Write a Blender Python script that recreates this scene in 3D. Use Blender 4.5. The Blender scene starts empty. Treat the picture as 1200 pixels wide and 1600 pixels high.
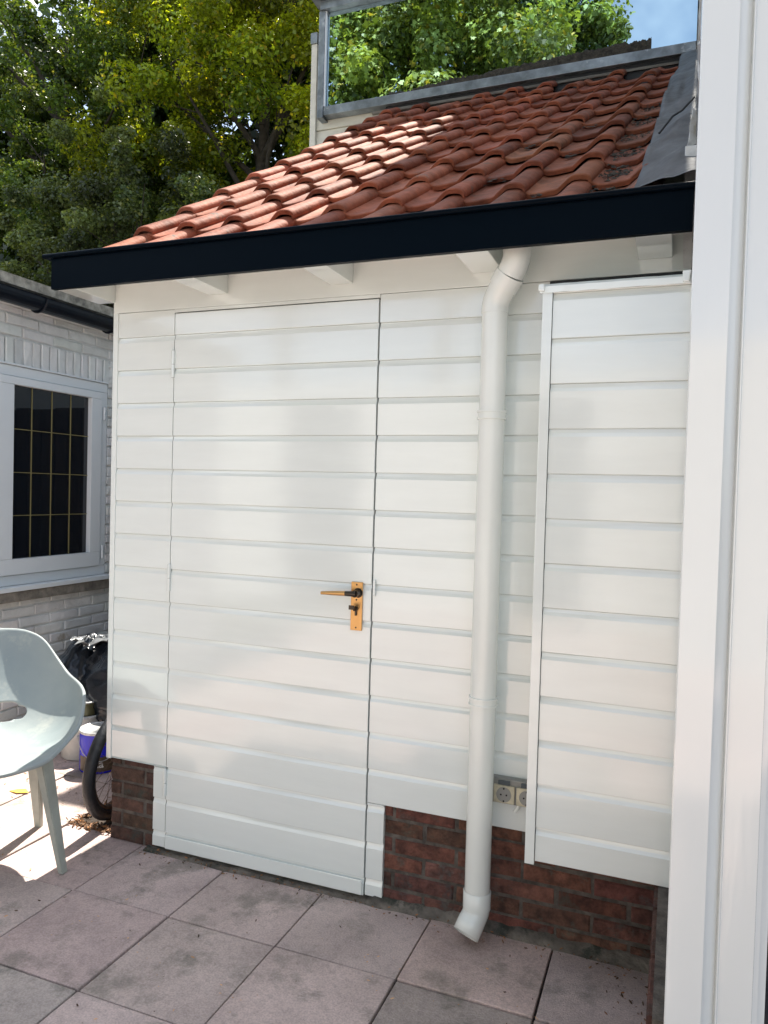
import bpy, bmesh, math, random
import numpy as np
from mathutils import Vector, Matrix, noise
random.seed(7)
S = bpy.context.scene
COL = S.collection
# ---------------------------------------------------------------- camera, sky, sun, exposure
cam = bpy.data.cameras.new('camera'); camo = bpy.data.objects.new('camera', cam); COL.objects.link(camo)
cam.sensor_fit = 'VERTICAL'; cam.sensor_height = 36; cam.lens = 36 * 1174.9 / 1600
cam.clip_start = 0.02; cam.clip_end = 500
RC = Matrix(((0.9315470227620695, 0.3626071814044866, 0.027132570409343842),
             (-0.0351322202453263, 0.015484385474146031, 0.9992627086542966),
             (0.36191970308862453, -0.9318134286435142, 0.027163628547380386)))
camo.matrix_world = Matrix.Translation((2.0915, -2.3946, 1.4239)) @ RC.transposed().to_4x4()
S.camera = camo
SUN_EL, SUN_AZ = 65.0, 0.0
w = bpy.data.worlds.new("World"); S.world = w; w.use_nodes = True
nt = w.node_tree; nt.nodes.clear()
sky = nt.nodes.new('ShaderNodeTexSky'); sky.sky_type = 'NISHITA'; sky.sun_disc = False
sky.sun_elevation = math.radians(SUN_EL); sky.sun_rotation = math.radians(SUN_AZ)
sky.dust_density = 1.5; sky.ozone_density = 1.2
# thin bright cloud cover mixed into the clear sky
tc = nt.nodes.new('ShaderNodeTexCoord'); cn = nt.nodes.new('ShaderNodeTexNoise'); cn.inputs['Scale'].default_value = 2.2
cn.inputs['Detail'].default_value = 6; cn.inputs['Roughness'].default_value = .55
cr = nt.nodes.new('ShaderNodeValToRGB'); cr.color_ramp.elements[0].position = .47; cr.color_ramp.elements[1].position = .74
cr.color_ramp.elements[0].color = (.12, .12, .12, 1); cr.color_ramp.elements[1].color = (.8, .8, .8, 1)
mx = nt.nodes.new('ShaderNodeMix'); mx.data_type = 'RGBA'
mx.inputs[7].default_value = (9.0, 9.3, 9.4, 1)
bg = nt.nodes.new('ShaderNodeBackground'); bg.inputs['Strength'].default_value = 0.102
wo = nt.nodes.new('ShaderNodeOutputWorld')
nt.links.new(tc.outputs['Generated'], cn.inputs['Vector']); nt.links.new(cn.outputs['Fac'], cr.inputs[0])
nt.links.new(cr.outputs[0], mx.inputs[0]); nt.links.new(sky.outputs[0], mx.inputs[6])
nt.links.new(mx.outputs[2], bg.inputs['Color']); nt.links.new(bg.outputs[0], wo.inputs['Surface'])
sun = bpy.data.lights.new('sun', 'SUN'); suno = bpy.data.objects.new('sun', sun); COL.objects.link(suno)
sun.energy = 4.9; sun.angle = math.radians(.53); sun.color = (1, .935, .83)
el, az = math.radians(SUN_EL), math.radians(SUN_AZ)
Ldir = Vector((math.sin(az) * math.cos(el), math.cos(az) * math.cos(el), math.sin(el)))
suno.rotation_euler = Ldir.to_track_quat('Z', 'Y').to_euler()
S.view_settings.view_transform = 'Standard'; S.view_settings.look = 'None'
S.view_settings.exposure = 1.31; S.view_settings.gamma = 1
S.cycles.max_bounces = 8; S.cycles.transparent_max_bounces = 8

# ---------------------------------------------------------------- materials
def mat(name, col, rough=.6, metal=0, spec=.5, nscale=0, namt=0, bump=0, bscale=40, attr=False, coat=0,
        stretch=None, col2=None, trans=0, brick=None, detail=4, spots=None, grit=0):
    m = bpy.data.materials.new(name); m.use_nodes = True
    t = m.node_tree; N, L = t.nodes, t.links
    b = N['Principled BSDF']
    b.inputs['Roughness'].default_value = rough; b.inputs['Metallic'].default_value = metal
    b.inputs['Specular IOR Level'].default_value = spec; b.inputs['Coat Weight'].default_value = coat
    b.inputs['Coat Roughness'].default_value = .08
    co = N.new('ShaderNodeTexCoord'); mp = N.new('ShaderNodeMapping'); L.new(co.outputs['Object'], mp.inputs[0])
    if stretch: mp.inputs['Scale'].default_value = stretch
    rgb = N.new('ShaderNodeRGB'); rgb.outputs[0].default_value = (*col, 1); cur = rgb.outputs[0]
    if nscale:
        n = N.new('ShaderNodeTexNoise'); n.inputs['Scale'].default_value = nscale; n.inputs['Detail'].default_value = detail
        n.inputs['Roughness'].default_value = .6
        L.new(mp.outputs[0], n.inputs['Vector'])
        r = N.new('ShaderNodeValToRGB'); r.color_ramp.elements[0].position = .5 - .16; r.color_ramp.elements[1].position = .5 + .16
        c2 = col2 or tuple(max(0, c * (1 - namt)) for c in col); c1 = col if col2 else tuple(min(1, c * (1 + namt * .5)) for c in col)
        r.color_ramp.elements[0].color = (*c2, 1); r.color_ramp.elements[1].color = (*c1, 1)
        L.new(n.outputs['Fac'], r.inputs[0]); cur = r.outputs[0]
    if spots:   # (colour, scale, threshold)
        n = N.new('ShaderNodeTexNoise'); n.inputs['Scale'].default_value = spots[1]; n.inputs['Detail'].default_value = 8
        n.inputs['Roughness'].default_value = .7; L.new(co.outputs['Object'], n.inputs['Vector'])
        r = N.new('ShaderNodeValToRGB'); r.color_ramp.elements[0].position = spots[2]; r.color_ramp.elements[1].position = spots[2] + .1
        L.new(n.outputs['Fac'], r.inputs[0])
        q = N.new('ShaderNodeMix'); q.data_type = 'RGBA'; q.inputs[7].default_value = (*spots[0], 1)
        L.new(r.outputs[0], q.inputs[0]); L.new(cur, q.inputs[6]); cur = q.outputs[2]
    if grit:
        for sc_, th_, am_ in ((170, .5, grit), (34, .62, grit * .8)):
            n = N.new('ShaderNodeTexNoise'); n.inputs['Scale'].default_value = sc_; n.inputs['Detail'].default_value = 3
            L.new(co.outputs['Object'], n.inputs['Vector'])
            r = N.new('ShaderNodeMapRange'); r.inputs[1].default_value = th_ - .12; r.inputs[2].default_value = th_ + .12
            r.inputs[3].default_value = 1 + am_ * .35; r.inputs[4].default_value = 1 - am_
            L.new(n.outputs['Fac'], r.inputs[0]); q = N.new('ShaderNodeVectorMath'); q.operation = 'SCALE'
            L.new(cur, q.inputs[0]); L.new(r.outputs[0], q.inputs['Scale']); cur = q.outputs[0]
    if attr:
        a = N.new('ShaderNodeAttribute'); a.attribute_name = 'tint'
        q = N.new('ShaderNodeMix'); q.data_type = 'RGBA'; q.blend_type = 'MULTIPLY'; q.inputs[0].default_value = 1
        L.new(cur, q.inputs[6]); L.new(a.outputs['Color'], q.inputs[7]); cur = q.outputs[2]
    L.new(cur, b.inputs['Base Color'])
    if bump:
        n = N.new('ShaderNodeTexNoise'); n.inputs['Scale'].default_value = bscale; n.inputs['Detail'].default_value = 5
        L.new(mp.outputs[0], n.inputs['Vector'])
        u = N.new('ShaderNodeBump'); u.inputs['Strength'].default_value = bump; u.inputs['Distance'].default_value = .01
        L.new(n.outputs['Fac'], u.inputs['Height']); L.new(u.outputs[0], b.inputs['Normal'])
        r2 = N.new('ShaderNodeMapRange'); r2.inputs[3].default_value = max(.02, rough - .06); r2.inputs[4].default_value = min(1, rough + .08)
        L.new(n.outputs['Fac'], r2.inputs[0]); L.new(r2.outputs[0], b.inputs['Roughness'])
    if trans:
        tr = N.new('ShaderNodeBsdfTranslucent'); ms = N.new('ShaderNodeMixShader'); ms.inputs[0].default_value = trans
        q = N.new('ShaderNodeMix'); q.data_type = 'RGBA'; q.blend_type = 'MULTIPLY'; q.inputs[0].default_value = 1
        q.inputs[7].default_value = (1.35, 1.2, .45, 1); L.new(cur, q.inputs[6]); L.new(q.outputs[2], tr.inputs['Color'])
        L.new(b.outputs[0], ms.inputs[1]); L.new(tr.outputs[0], ms.inputs[2])
        L.new(ms.outputs[0], N['Material Output'].inputs['Surface'])
    return m

M = {}
M['white'] = mat('white_gloss_paint', (.80, .85, .815), .11, spec=.9, coat=.75, bump=.045, bscale=8, stretch=(.8, 1, 5), nscale=3, namt=.03)
M['white2'] = mat('white_frame_paint', (.65, .68, .665), .1, spec=.9, coat=.8, bump=.03, bscale=14, stretch=(6, 6, .6))
M['pipe'] = mat('white_plastic', (.80, .83, .78), .16, spec=.7, bump=.05, bscale=6, nscale=3, namt=.05)
M['cream'] = mat('cream_board_paint', (.66, .64, .56), .4, bump=.2, bscale=20, stretch=(1, 1, 4), nscale=5, namt=.1)
M['navy'] = mat('dark_blue_gloss_paint', (.001, .0035, .007), .35, spec=.04, bump=.05, bscale=8, stretch=(1, 3, 3))
M['black_gutter'] = mat('black_gutter_plastic', (.005, .008, .014), .3, spec=.3)
M['brick'] = mat('red_brick', (.14, .058, .041), .85, nscale=24, namt=.6, bump=1, bscale=80, attr=True, detail=8, spots=((.085, .07, .058), 13, .55))
M['mortar'] = mat('mortar', (.115, .10, .085), .95, nscale=20, namt=.5, bump=1, bscale=60, spots=((.08, .075, .06), 9, .6))
M['cement'] = mat('cement_skirting', (.17, .15, .125), .95, nscale=9, namt=.6, bump=1, bscale=45, spots=((.04, .045, .035), 7, .52))
M['wbrick'] = mat('white_painted_brick', (.70, .71, .70), .45, nscale=6, namt=.15, bump=.6, bscale=35, attr=True, spots=((.42, .38, .3), 5, .62))
M['tile'] = mat('terracotta_roof_tile', (.285, .09, .05), .7, spec=.18, nscale=12, namt=.4, bump=.35, bscale=60, attr=True, detail=8, spots=((.12, .09, .07), 9, .59))
M['lead'] = mat('lead_sheet', (.062, .07, .078), .6, nscale=7, namt=.6, bump=1, bscale=11, detail=8, spots=((.12, .13, .135), 9, .6))
M['zinc'] = mat('weathered_zinc', (.27, .30, .33), .35, metal=.6, nscale=9, namt=.4, bump=.15, bscale=20, spots=((.5, .52, .54), 8, .6))
M['darkwood'] = mat('dark_wood', (.018, .02, .022), .6, bump=.5, bscale=25)
M['greywood'] = mat('weathered_wood', (.16, .15, .13), .7, nscale=20, namt=.4, bump=.5, bscale=30, stretch=(.3, 1, 3))
M['moss'] = mat('moss', (.045, .04, .03), 1, nscale=30, namt=.6, bump=1, bscale=60)
M['slab'] = mat('concrete_paving_slab', (.545, .435, .40), .85, nscale=3.2, namt=.22, bump=.4, bscale=230, attr=True, detail=9, spots=((.33, .28, .245), 3.6, .53), grit=.16)
M['soil'] = mat('soil', (.06, .045, .035), 1, nscale=30, namt=.7, bump=1, bscale=50)
M['field'] = mat('ground_soil', (.10, .095, .06), 1, nscale=2, namt=.4, bump=.5, bscale=10)
M['leaf_dead'] = mat('dead_leaves', (.22, .13, .07), .8, attr=True)
M['brass'] = mat('bronze_anodised_metal', (.62, .36, .14), .3, metal=.85, bump=.06, bscale=30, stretch=(8, 1, 1))
M['darkmetal'] = mat('dark_tarnished_metal', (.06, .05, .04), .35, metal=.8)
M['black'] = mat('black_gap', (.008, .008, .008), .9)
M['chair'] = mat('faded_grey_plastic', (.31, .345, .34), .5, nscale=3.0, col2=(.235, .28, .29), bump=.15, bscale=25, detail=8, spots=((.37, .395, .37), 4, .58))
M['chairleg'] = mat('grey_green_leg', (.34, .36, .32), .5, nscale=8, namt=.2, bump=.1, bscale=30)
M['bag'] = mat('black_bin_bag_plastic', (.008, .012, .018), .2, bump=.5, bscale=14, stretch=(1, 1, 2.2))
M['bagclear'] = mat('thin_grey_plastic', (.18, .19, .2), .15, bump=.8, bscale=25)
M['bucket'] = mat('off_white_bucket_plastic', (.60, .60, .56), .35, nscale=9, namt=.2)
M['blue'] = mat('blue_printed_tin', (.02, .025, .62), .25)
M['brownlabel'] = mat('brown_label', (.085, .06, .035), .4, nscale=12, namt=.3)
M['tinwhite'] = mat('white_tin_rim', (.65, .66, .66), .3, metal=.2, nscale=30, namt=.4)
M['olive'] = mat('olive_tin', (.10, .095, .05), .3, metal=.3)
M['rubber'] = mat('black_rubber', (.012, .014, .017), .45, bump=.3, bscale=60)
M['rim'] = mat('rusty_steel', (.16, .10, .07), .5, metal=.5, nscale=40, namt=.5)
M['socket'] = mat('aged_cream_plastic', (.55, .50, .36), .4, nscale=25, namt=.3)
M['socketgrey'] = mat('grey_plastic_insert', (.25, .25, .23), .45)
M['socketdark'] = mat('dark_label_window', (.05, .07, .08), .3)
M['came'] = mat('yellow_lead_came', (.30, .26, .11), .4, metal=.3)
M['winframe'] = mat('blue_white_window_paint', (.70, .745, .77), .3, bump=.1, bscale=20)
M['stone'] = mat('window_sill_stone', (.22, .20, .17), .9, nscale=18, namt=.4, bump=.8, bscale=40)
M['parapet'] = mat('weathered_roof_edge', (.34, .32, .27), .85, nscale=14, namt=.6, bump=.5, bscale=30)
M['bark'] = mat('bark', (.05, .04, .03), .95, bump=1, bscale=20, nscale=12, namt=.4)
M['interior'] = mat('dark_interior', (.03, .032, .035), .8)
M['fence'] = mat('fence_wood', (.10, .08, .06), .8, nscale=15, namt=.4, bump=.5, bscale=20, stretch=(3, 3, .4))
def leafmat(name, tr, rough=.45):
    m = mat(name, (1, 1, 1), rough, attr=True, trans=tr, spec=.5); return m
M['leaf'] = leafmat('leaves_backlit', .5, .33)
M['leaf2'] = leafmat('leaves_front', .3, .5)
M['needle'] = leafmat('needles', .2, .6)
def glassmat(name, col, rough, mirror):
    m = bpy.data.materials.new(name); m.use_nodes = True; N, L = m.node_tree.nodes, m.node_tree.links
    b = N['Principled BSDF']; b.inputs['Base Color'].default_value = (*col, 1); b.inputs['Roughness'].default_value = rough
    b.inputs['Metallic'].default_value = mirror; b.inputs['Specular IOR Level'].default_value = .7
    return m
M['mirrorglass'] = glassmat('reflective_coated_glass', (.50, .66, .74), .002, 1.0)
M['darkglass'] = glassmat('dark_window_glass', (.004, .007, .012), .03, 0)

# ---------------------------------------------------------------- mesh helpers
class MB:
    def __init__(s): s.v = []; s.f = []; s.t = []; s.sm = []
    def add(s, vs, fs, tint=(1, 1, 1), smooth=False):
        o = len(s.v); s.v.extend([tuple(v) for v in vs])
        for f in fs: s.f.append([o + i for i in f]); s.sm.append(smooth)
        s.t.extend([tint] * len(vs)); return s
    def box(s, x0, x1, y0, y1, z0, z1, tint=(1, 1, 1), m=None):
        vs = [Vector(p) for p in ((x0, y0, z0), (x1, y0, z0), (x1, y1, z0), (x0, y1, z0), (x0, y0, z1), (x1, y0, z1), (x1, y1, z1), (x0, y1, z1))]
        if m is not None: vs = [m @ v for v in vs]
        return s.add(vs, [(0, 3, 2, 1), (4, 5, 6, 7), (0, 1, 5, 4), (1, 2, 6, 5), (2, 3, 7, 6), (3, 0, 4, 7)], tint)
    def bbox(s, x0, x1, y0, y1, z0, z1, b=.004, tint=(1, 1, 1), jit=0, m=None):
        # bevelled box
        bm = bmesh.new(); bmesh.ops.create_cube(bm, size=1)
        for v in bm.verts:
            v.co = Vector((x0 if v.co.x < 0 else x1, y0 if v.co.y < 0 else y1, z0 if v.co.z < 0 else z1))
            if jit: v.co += Vector([random.uniform(-jit, jit) for _ in range(3)])
        bmesh.ops.bevel(bm, geom=bm.edges[:], offset=b, segments=2, affect='EDGES', profile=.6)
        if m is not None: bm.transform(m)
        bm.verts.index_update()
        s.add([v.co for v in bm.verts], [[v.index for v in f.verts] for f in bm.faces], tint, False); bm.free(); return s
    def tube(s, pts, r, n=12, caps=True, smooth=True, tint=(1, 1, 1)):
        pts = [Vector(p) for p in pts]; rs = r if isinstance(r, (list, tuple)) else [r] * len(pts)
        vs = []; up = None
        for i, p in enumerate(pts):
            d = (pts[min(i + 1, len(pts) - 1)] - pts[max(i - 1, 0)]).normalized()
            if up is None:
                up = Vector((0, 0, 1)) if abs(d.z) < .9 else Vector((0, 1, 0))
            a = d.cross(up).normalized(); c = a.cross(d).normalized(); up = c
            for k in range(n):
                q = 2 * math.pi * k / n; vs.append(p + (a * math.cos(q) + c * math.sin(q)) * rs[i])
        fs = []
        for i in range(len(pts) - 1):
            for k in range(n): fs.append((i * n + k, i * n + (k + 1) % n, (i + 1) * n + (k + 1) % n, (i + 1) * n + k))
        s.add(vs, fs, tint, smooth)
        if caps:
            s.add(vs[:n], [tuple(range(n))[::-1]], tint); s.add(vs[-n:], [tuple(range(n))], tint)
        return s
    def lathe(s, prof, c, n=32, smooth=True, rib=0, tint=(1, 1, 1)):
        vs = []; fs = []
        for (r, z) in prof:
            for k in range(n):
                rr = r * (1 + (rib if (rib and k % 2) else 0)); a = 2 * math.pi * k / n
                vs.append((c[0] + rr * math.cos(a), c[1] + rr * math.sin(a), c[2] + z))
        for i in range(len(prof) - 1):
            for k in range(n): fs.append((i * n + k, i * n + (k + 1) % n, (i + 1) * n + (k + 1) % n, (i + 1) * n + k))
        return s.add(vs, fs, tint, smooth)
    def prism(s, prof, axis, a0, a1, smooth=False, tint=(1, 1, 1), closed=True):
        # prof: 2-D points in the plane perpendicular to axis
        n = len(prof)
        def mk(a, p): return {'x': (a, p[0], p[1]), 'y': (p[0], a, p[1]), 'z': (p[0], p[1], a)}[axis]
        vs = [mk(a0, p) for p in prof] + [mk(a1, p) for p in prof]
        m = n if closed else n - 1
        fs = [(i, (i + 1) % n, n + (i + 1) % n, n + i) for i in range(m)]
        if closed: fs += [tuple(range(n))[::-1], tuple(range(n, 2 * n))]
        return s.add(vs, fs, tint, smooth)
    def build(s, name, m, parent=None, autosmooth=None):
        me = bpy.data.meshes.new(name); me.from_pydata(s.v, [], s.f); me.update()
        bm = bmesh.new(); bm.from_mesh(me); bmesh.ops.recalc_face_normals(bm, faces=bm.faces[:]); bm.to_mesh(me); bm.free()
        me.polygons.foreach_set('use_smooth', s.sm if len(s.sm) == len(me.polygons) else [False] * len(me.polygons))
        a = me.color_attributes.new('tint', 'FLOAT_COLOR', 'POINT')
        a.data.foreach_set('color', [c for t in s.t for c in (*t, 1)])
        me.materials.append(m)
        o = bpy.data.objects.new(name, me); COL.objects.link(o)
        if parent:
            o.parent = parent; o.matrix_parent_inverse = parent.matrix_world.inverted() if False else Matrix.Translation(-absloc(parent))
        return o
def absloc(o):
    v = Vector(o.location)
    if o.parent: v = Vector((0, 0, 0)) if o.type == 'MESH' else v
    return v
def thing(name, label, cat, loc, group=None):
    o = bpy.data.objects.new(name, None); COL.objects.link(o); o.location = loc; o.empty_display_size = .1
    o['label'] = label; o['category'] = cat
    if group: o['group'] = group
    return o
def tag(o, label=None, cat=None, group=None, kind=None):
    if label: o['label'] = label
    if cat: o['category'] = cat
    if group: o['group'] = group
    if kind: o['kind'] = kind
    return o
def tint(a=.15, base=(1, 1, 1)):
    k = 1 + random.uniform(-a, a); return tuple(max(0, c * k * (1 + random.uniform(-a, a) * .3)) for c in base)

# ---------------------------------------------------------------- ground and paving
tag(MB().box(-60, 60, -60, 80, -.6, -.03).build('ground', M['field']), kind='structure')
TS, TX, TY = .402, .1697, -.3566
pv = MB()
for i in range(-16, 18):
    for j in range(-16, 9):
        x0, y1 = TX + i * TS, TY + j * TS; x1, y0 = x0 + TS, y1 - TS
        if y1 > .1 and x0 > -.0: continue
        if x0 < -1.45: continue
        g = random.random()
        base = (1, 1, 1) if g < .6 else ((.93, .95, .94) if g < .8 else (1.03, .96, .94))
        if i == 3 and j == 0: base = (.72, .74, .72)
        if i == -1 and j == -1 or (i == 0 and j == -1): base = (.84, .89, .87)
        if i == 4 and j == 0: base = (.80, .80, .77)
        tz = random.uniform(-.003, .003)
        g_ = .003
        if i == -1 and j == 2:   # sunken, broken slab beside the wheel
            mrot = Matrix.Translation((0, 0, -.014))
            pv.bbox(x0 + .05, x1 - .12, y0 + .045, y1 - .04, -.05, 0, .004, tint(.08, (1.05, 1.02, .95)), .001, mrot); continue
        ang = Matrix.Rotation(random.uniform(-.003, .003), 4, 'X') @ Matrix.Rotation(random.uniform(-.003, .003), 4, 'Z')
        c = Vector(((x0 + x1) / 2, (y0 + y1) / 2, tz)); mm = Matrix.Translation(c) @ ang
        h = TS / 2 - g_
        pv.bbox(-h, h, -h, h, -.045, 0, .0035, tint(.06, base), .0009, mm)
tag(pv.build('patio_paving', M['slab']), kind='structure')
tag(MB().box(-1.25, 6.9, -6.8, 2.9, -.04, -.012).build('patio_bedding', M['soil']), kind='structure')

# leaf litter and grit
lit = MB()
def flake(x, y, z, s, col, flat=.5):
    a = random.uniform(0, 6.28); t1 = random.uniform(-flat, flat); t2 = random.uniform(-flat, flat)
    m = Matrix.Translation((x, y, z)) @ Matrix.Rotation(a, 4, 'Z') @ Matrix.Rotation(t1, 4, 'X') @ Matrix.Rotation(t2, 4, 'Y')
    pts = [(-s, 0, 0), (-.3 * s, -.35 * s, .1 * s), (.5 * s, -.3 * s, .05 * s), (s, 0, .15 * s), (.4 * s, .33 * s, 0), (-.4 * s, .3 * s, .08 * s)]
    lit.add([m @ Vector(p) for p in pts], [(0, 1, 2, 3, 4, 5)], col)
cols = [(.9, .8, .7), (.5, .45, .4), (1.5, 1.1, .7), (.3, .28, .25), (1.2, 1.0, .9)]
for _ in range(330):   # along the two open gaps round the sunken slab
    t = random.random()
    if random.random() < .55: x, y = -.225 + .26 * t, .055 + random.gauss(0, .016)
    else: x, y = -.222 + random.gauss(0, .017), .05 + .36 * t
    flake(x, y, random.uniform(-.012, .014), random.uniform(.006, .017), random.choice(cols), 1)
for _ in range(240):
    flake(random.uniform(-.1, .12), .1 + random.expovariate(5), random.uniform(0, .03), random.uniform(.006, .02), random.choice(cols), 1)
for _ in range(170):
    flake(random.uniform(-1.1, 0), random.uniform(.1, 1.2), .004, random.uniform(.004, .013), random.choice(cols), .5)
for _ in range(260):   # specks over the patio
    flake(random.uniform(-.9, 2.1), random.uniform(-1.7, .0), .003, random.choice([.0025, .003, .004, .007]), random.choice([(3, 3, 2.8), (.3, .25, .2), (.2, .18, .15), (2.2, 2, 1.7), (.4, .35, .25)]), .4)
for _ in range(34):    # old paint drips on the slabs
    px_, py_ = random.choice([(.62, -.55), (.95, -.62), (.35, -.5), (1.3, -.3), (.8, -.9)]); 
    flake(px_ + random.gauss(0, .05), py_ + random.gauss(0, .04), .0032, random.uniform(.002, .006), (3.2, 3.2, 3.1), .05)
for _ in range(420):   # debris caught along the foot of the wall
    flake(random.uniform(.2, 2.08), -.012 - random.expovariate(50), random.uniform(.0, .012), random.uniform(.002, .008), random.choice(cols[:4]), 1)
for _ in range(60):
    flake(random.uniform(1.95, 2.1), random.uniform(-.35, -.02), .004, random.uniform(.003, .008), random.choice(cols), .8)
tag(lit.build('leaf_litter', M['leaf_dead']), kind='stuff')
tag(MB().add([(-.72, .18, .004), (-.66, .17, .008), (-.62, .2, .006), (-.66, .22, .009), (-.7, .21, .004)], [(0, 1, 2, 3, 4)], (4.5, 4.2, 1.1)).build('fallen_leaf', M['leaf_dead']),
    'single yellow leaf lying on the paving at the left', 'leaf')

# ---------------------------------------------------------------- brick builders
def bricks(u0, u1, z0, z1, place, L=.21, H=.0495, J=.0115, depth=.012, skip=None, tnt=.25, base=(1, 1, 1), jit=.0012, mb=None, off=0):
    """place(u, z, d) -> world point; d is outward depth"""
    mb = mb or MB(); row = 0; z = z0
    while z + H * .3 < z1:
        zz = min(z + H, z1); u = u0 - (off + (L + J) * (.5 if row % 2 else 0)) % (L + J)
        while u < u1:
            a, b = max(u, u0), min(u + L, u1)
            if b - a > .012 and not (skip and skip(a, b, z, zz)):
                d = depth + random.uniform(-.0025, .002); c = .004
                j = lambda: random.uniform(-jit, jit)
                pts = [place(a + j(), z + j(), 0), place(b + j(), z + j(), 0), place(b + j(), zz + j(), 0), place(a + j(), zz + j(), 0),
                       place(a + j(), z + j(), d - c), place(b + j(), z + j(), d - c), place(b + j(), zz + j(), d - c), place(a + j(), zz + j(), d - c),
                       place(a + c, z + c, d + j()), place(b - c, z + c, d + j()), place(b - c, zz - c, d + j()), place(a + c, zz - c, d + j())]
                mb.add(pts, [(8, 9, 10, 11), (4, 5, 9, 8), (5, 6, 10, 9), (6, 7, 11, 10), (7, 4, 8, 11), (0, 1, 5, 4), (1, 2, 6, 5), (2, 3, 7, 6), (3, 0, 4, 7)], tint(tnt, base))
            u += L + J
        z += H + J; row += 1
    return mb

# ---------------------------------------------------------------- the shed
H0 = .128; ZL = 1.9986
def siding_prof(z0, z1, y, thick=.018, proud=.0):
    """outline in (y, z) of stacked shiplap boards between z0 and z1"""
    pts = []
    ks = []
    k = -6
    while ZL - k * H0 > z0 - H0: ks.append(ZL - k * H0); k += 1
    ks = sorted(ks)
    f = []
    for zl in ks:         # joint at zl: the board above ends there, the board below has a hollow top
        f += [(zl - .021, 0), (zl - .019, .0009), (zl - .011, .0045), (zl - .004, .0062), (zl - .0008, .0066), (zl - .0006, .0095), (zl + .0008, .0095), (zl + .0010, .0012), (zl + .0025, 0)]
    f = [p for p in f if z0 + .001 < p[0] < z1 - .001]
    pts = [(y, z0)] + [(y + d, z) for z, d in f] + [(y, z1)]
    pts += [(y + thick, z1), (y + thick, z0)]
    return pts
def siding(mb, x0, x1, z0, z1, y=0.0, nseg=None):
    pr = siding_prof(z0, z1, y)
    n = len(pr); N = nseg or max(1, int((x1 - x0) / .12))
    xs = [x0 + (x1 - x0) * i / N for i in range(N + 1)]
    vs = []
    for x in xs:
        for (yy, zz) in pr:
            wv = .0009 * noise.noise(Vector((x * 2.3, zz * 1.2, y * 7 + 3))) + .0004 * noise.noise(Vector((x * 7, zz * 9, 1)))
            vs.append((x, yy + wv, zz))
    fs = []
    for i in range(N):
        for k in range(n): fs.append((i * n + k, i * n + (k + 1) % n, (i + 1) * n + (k + 1) % n, (i + 1) * n + k))
    fs += [tuple(range(n))[::-1], tuple(N * n + k for k in range(n))]
    return mb.add(vs, fs)

shed = thing('garden_shed', 'white boarded garden shed with pantiled lean-to roof and navy fascia', 'shed', (1.05, 0, 0))
mb = MB()
siding(mb, .019, .2835, .331, 2.0945); siding(mb, .2260, .2835, .018, .3285)
siding(mb, 1.1285, 2.104, .346, 2.0945); siding(mb, 1.1285, 1.191, .02, .3435)
mb.build('wall_siding', M['white'], shed)
mb = MB()
mb.bbox(-.004, .0185, -.004, .02, .328, 2.1, .0015)
mb.build('corner_board', M['white'], shed)
sd = MB()
sd.prism([(.021, .331), (2.6, .331), (2.6, 3.98), (.021, 2.29)], 'x', .001, .014); sd.build('side_wall', M['white'], shed)
MB().box(.2, 2.1, .0195, .03, .03, 2.05).build('dark_gap_backing', M['black'], shed)  # black sheets behind the joints, shade of the gaps put in as colour
MB().box(.03, 2.1, .045, .06, .0, 2.3).build('dark_inner_sheet', M['black'], shed)
MB().bbox(-.002, 2.104, -.006, .03, 2.096, 2.30, .0015).build('frieze_board', M['white'], shed)
MB().box(-.085, 2.1, -.222, -.006, 2.205, 2.215).build('soffit', M['white'], shed)
MB().bbox(.2845, 1.1275, -.0035, .012, 2.0835, 2.0955, .001).build('door_head', M['white'], shed)
rx = [(-.077, .005), (.437, .524), (.94, 1.027), (1.45, 1.55), (1.959, 2.055)]
for a, b in rx:
    q = MB(); q.bbox(a, b, -.218, -.007, 2.137, 2.2045, .003, jit=.0008)
    q.build('rafter_tail', M['white'], shed)
# door
door = MB(); siding(door, .2898, 1.1235, .018, 2.079, -.004); door = door.build('door', M['white'], shed)
for zc in (1.886, 1.07, .275):
    hm = MB().tube([(.2862, -.008, zc - .05), (.2862, -.008, zc - .001)], .0068, 10).tube([(.2862, -.008, zc + .001), (.2862, -.008, zc + .05)], .0068, 10)
    hm.tube([(.2862, -.008, zc + .05), (.2862, -.008, zc + .056)], [.0068, .003], 10)
    hm.build('hinge', M['white'], door)
MB().bbox(.292, 1.12, -.011, -.0045, .02, .072, .003).build('kick_board', M['white'], door)
pl = MB().bbox(1.052, 1.094, -.0125, -.0045, .941, 1.109, .0015)
plate = pl.build('handle_plate', M['brass'], door)
h = MB(); h.tube([(1.079, -.012, 1.072), (1.079, -.045, 1.072)], .0125, 16); h.tube([(1.079, -.014, 1.072), (1.079, -.012, 1.072)], .017, 20)
h.tube([(1.084, -.045, 1.072), (1.045, -.049, 1.0715)], [.0105, .0085], 12); h.build('lever_neck', M['darkmetal'], plate)
h = MB(); h.tube([(1.046, -.049, 1.0715), (1.0, -.052, 1.070), (.957, -.054, 1.068)], [.0088, .0075, .0055], 12); h.build('lever', M['brass'], plate)
h = MB(); h.tube([(1.073, -.012, 1.018), (1.073, -.020, 1.018)], .0085, 14); h.bbox(1.0695, 1.0765, -.019, -.012, .993, 1.018, .002)
h.bbox(1.071, 1.075, -.036, -.019, 1.011, 1.026, .001); h.bbox(1.056, 1.076, -.040, -.0365, 1.016, 1.031, .001, m=None)
h.build('key_cylinder', M['darkmetal'], plate)
for z in (.951, 1.0475, 1.100): MB().tube([(1.073, -.0115, z), (1.073, -.0132, z)], .0032, 10).build('screw', M['darkmetal'], plate)

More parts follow.
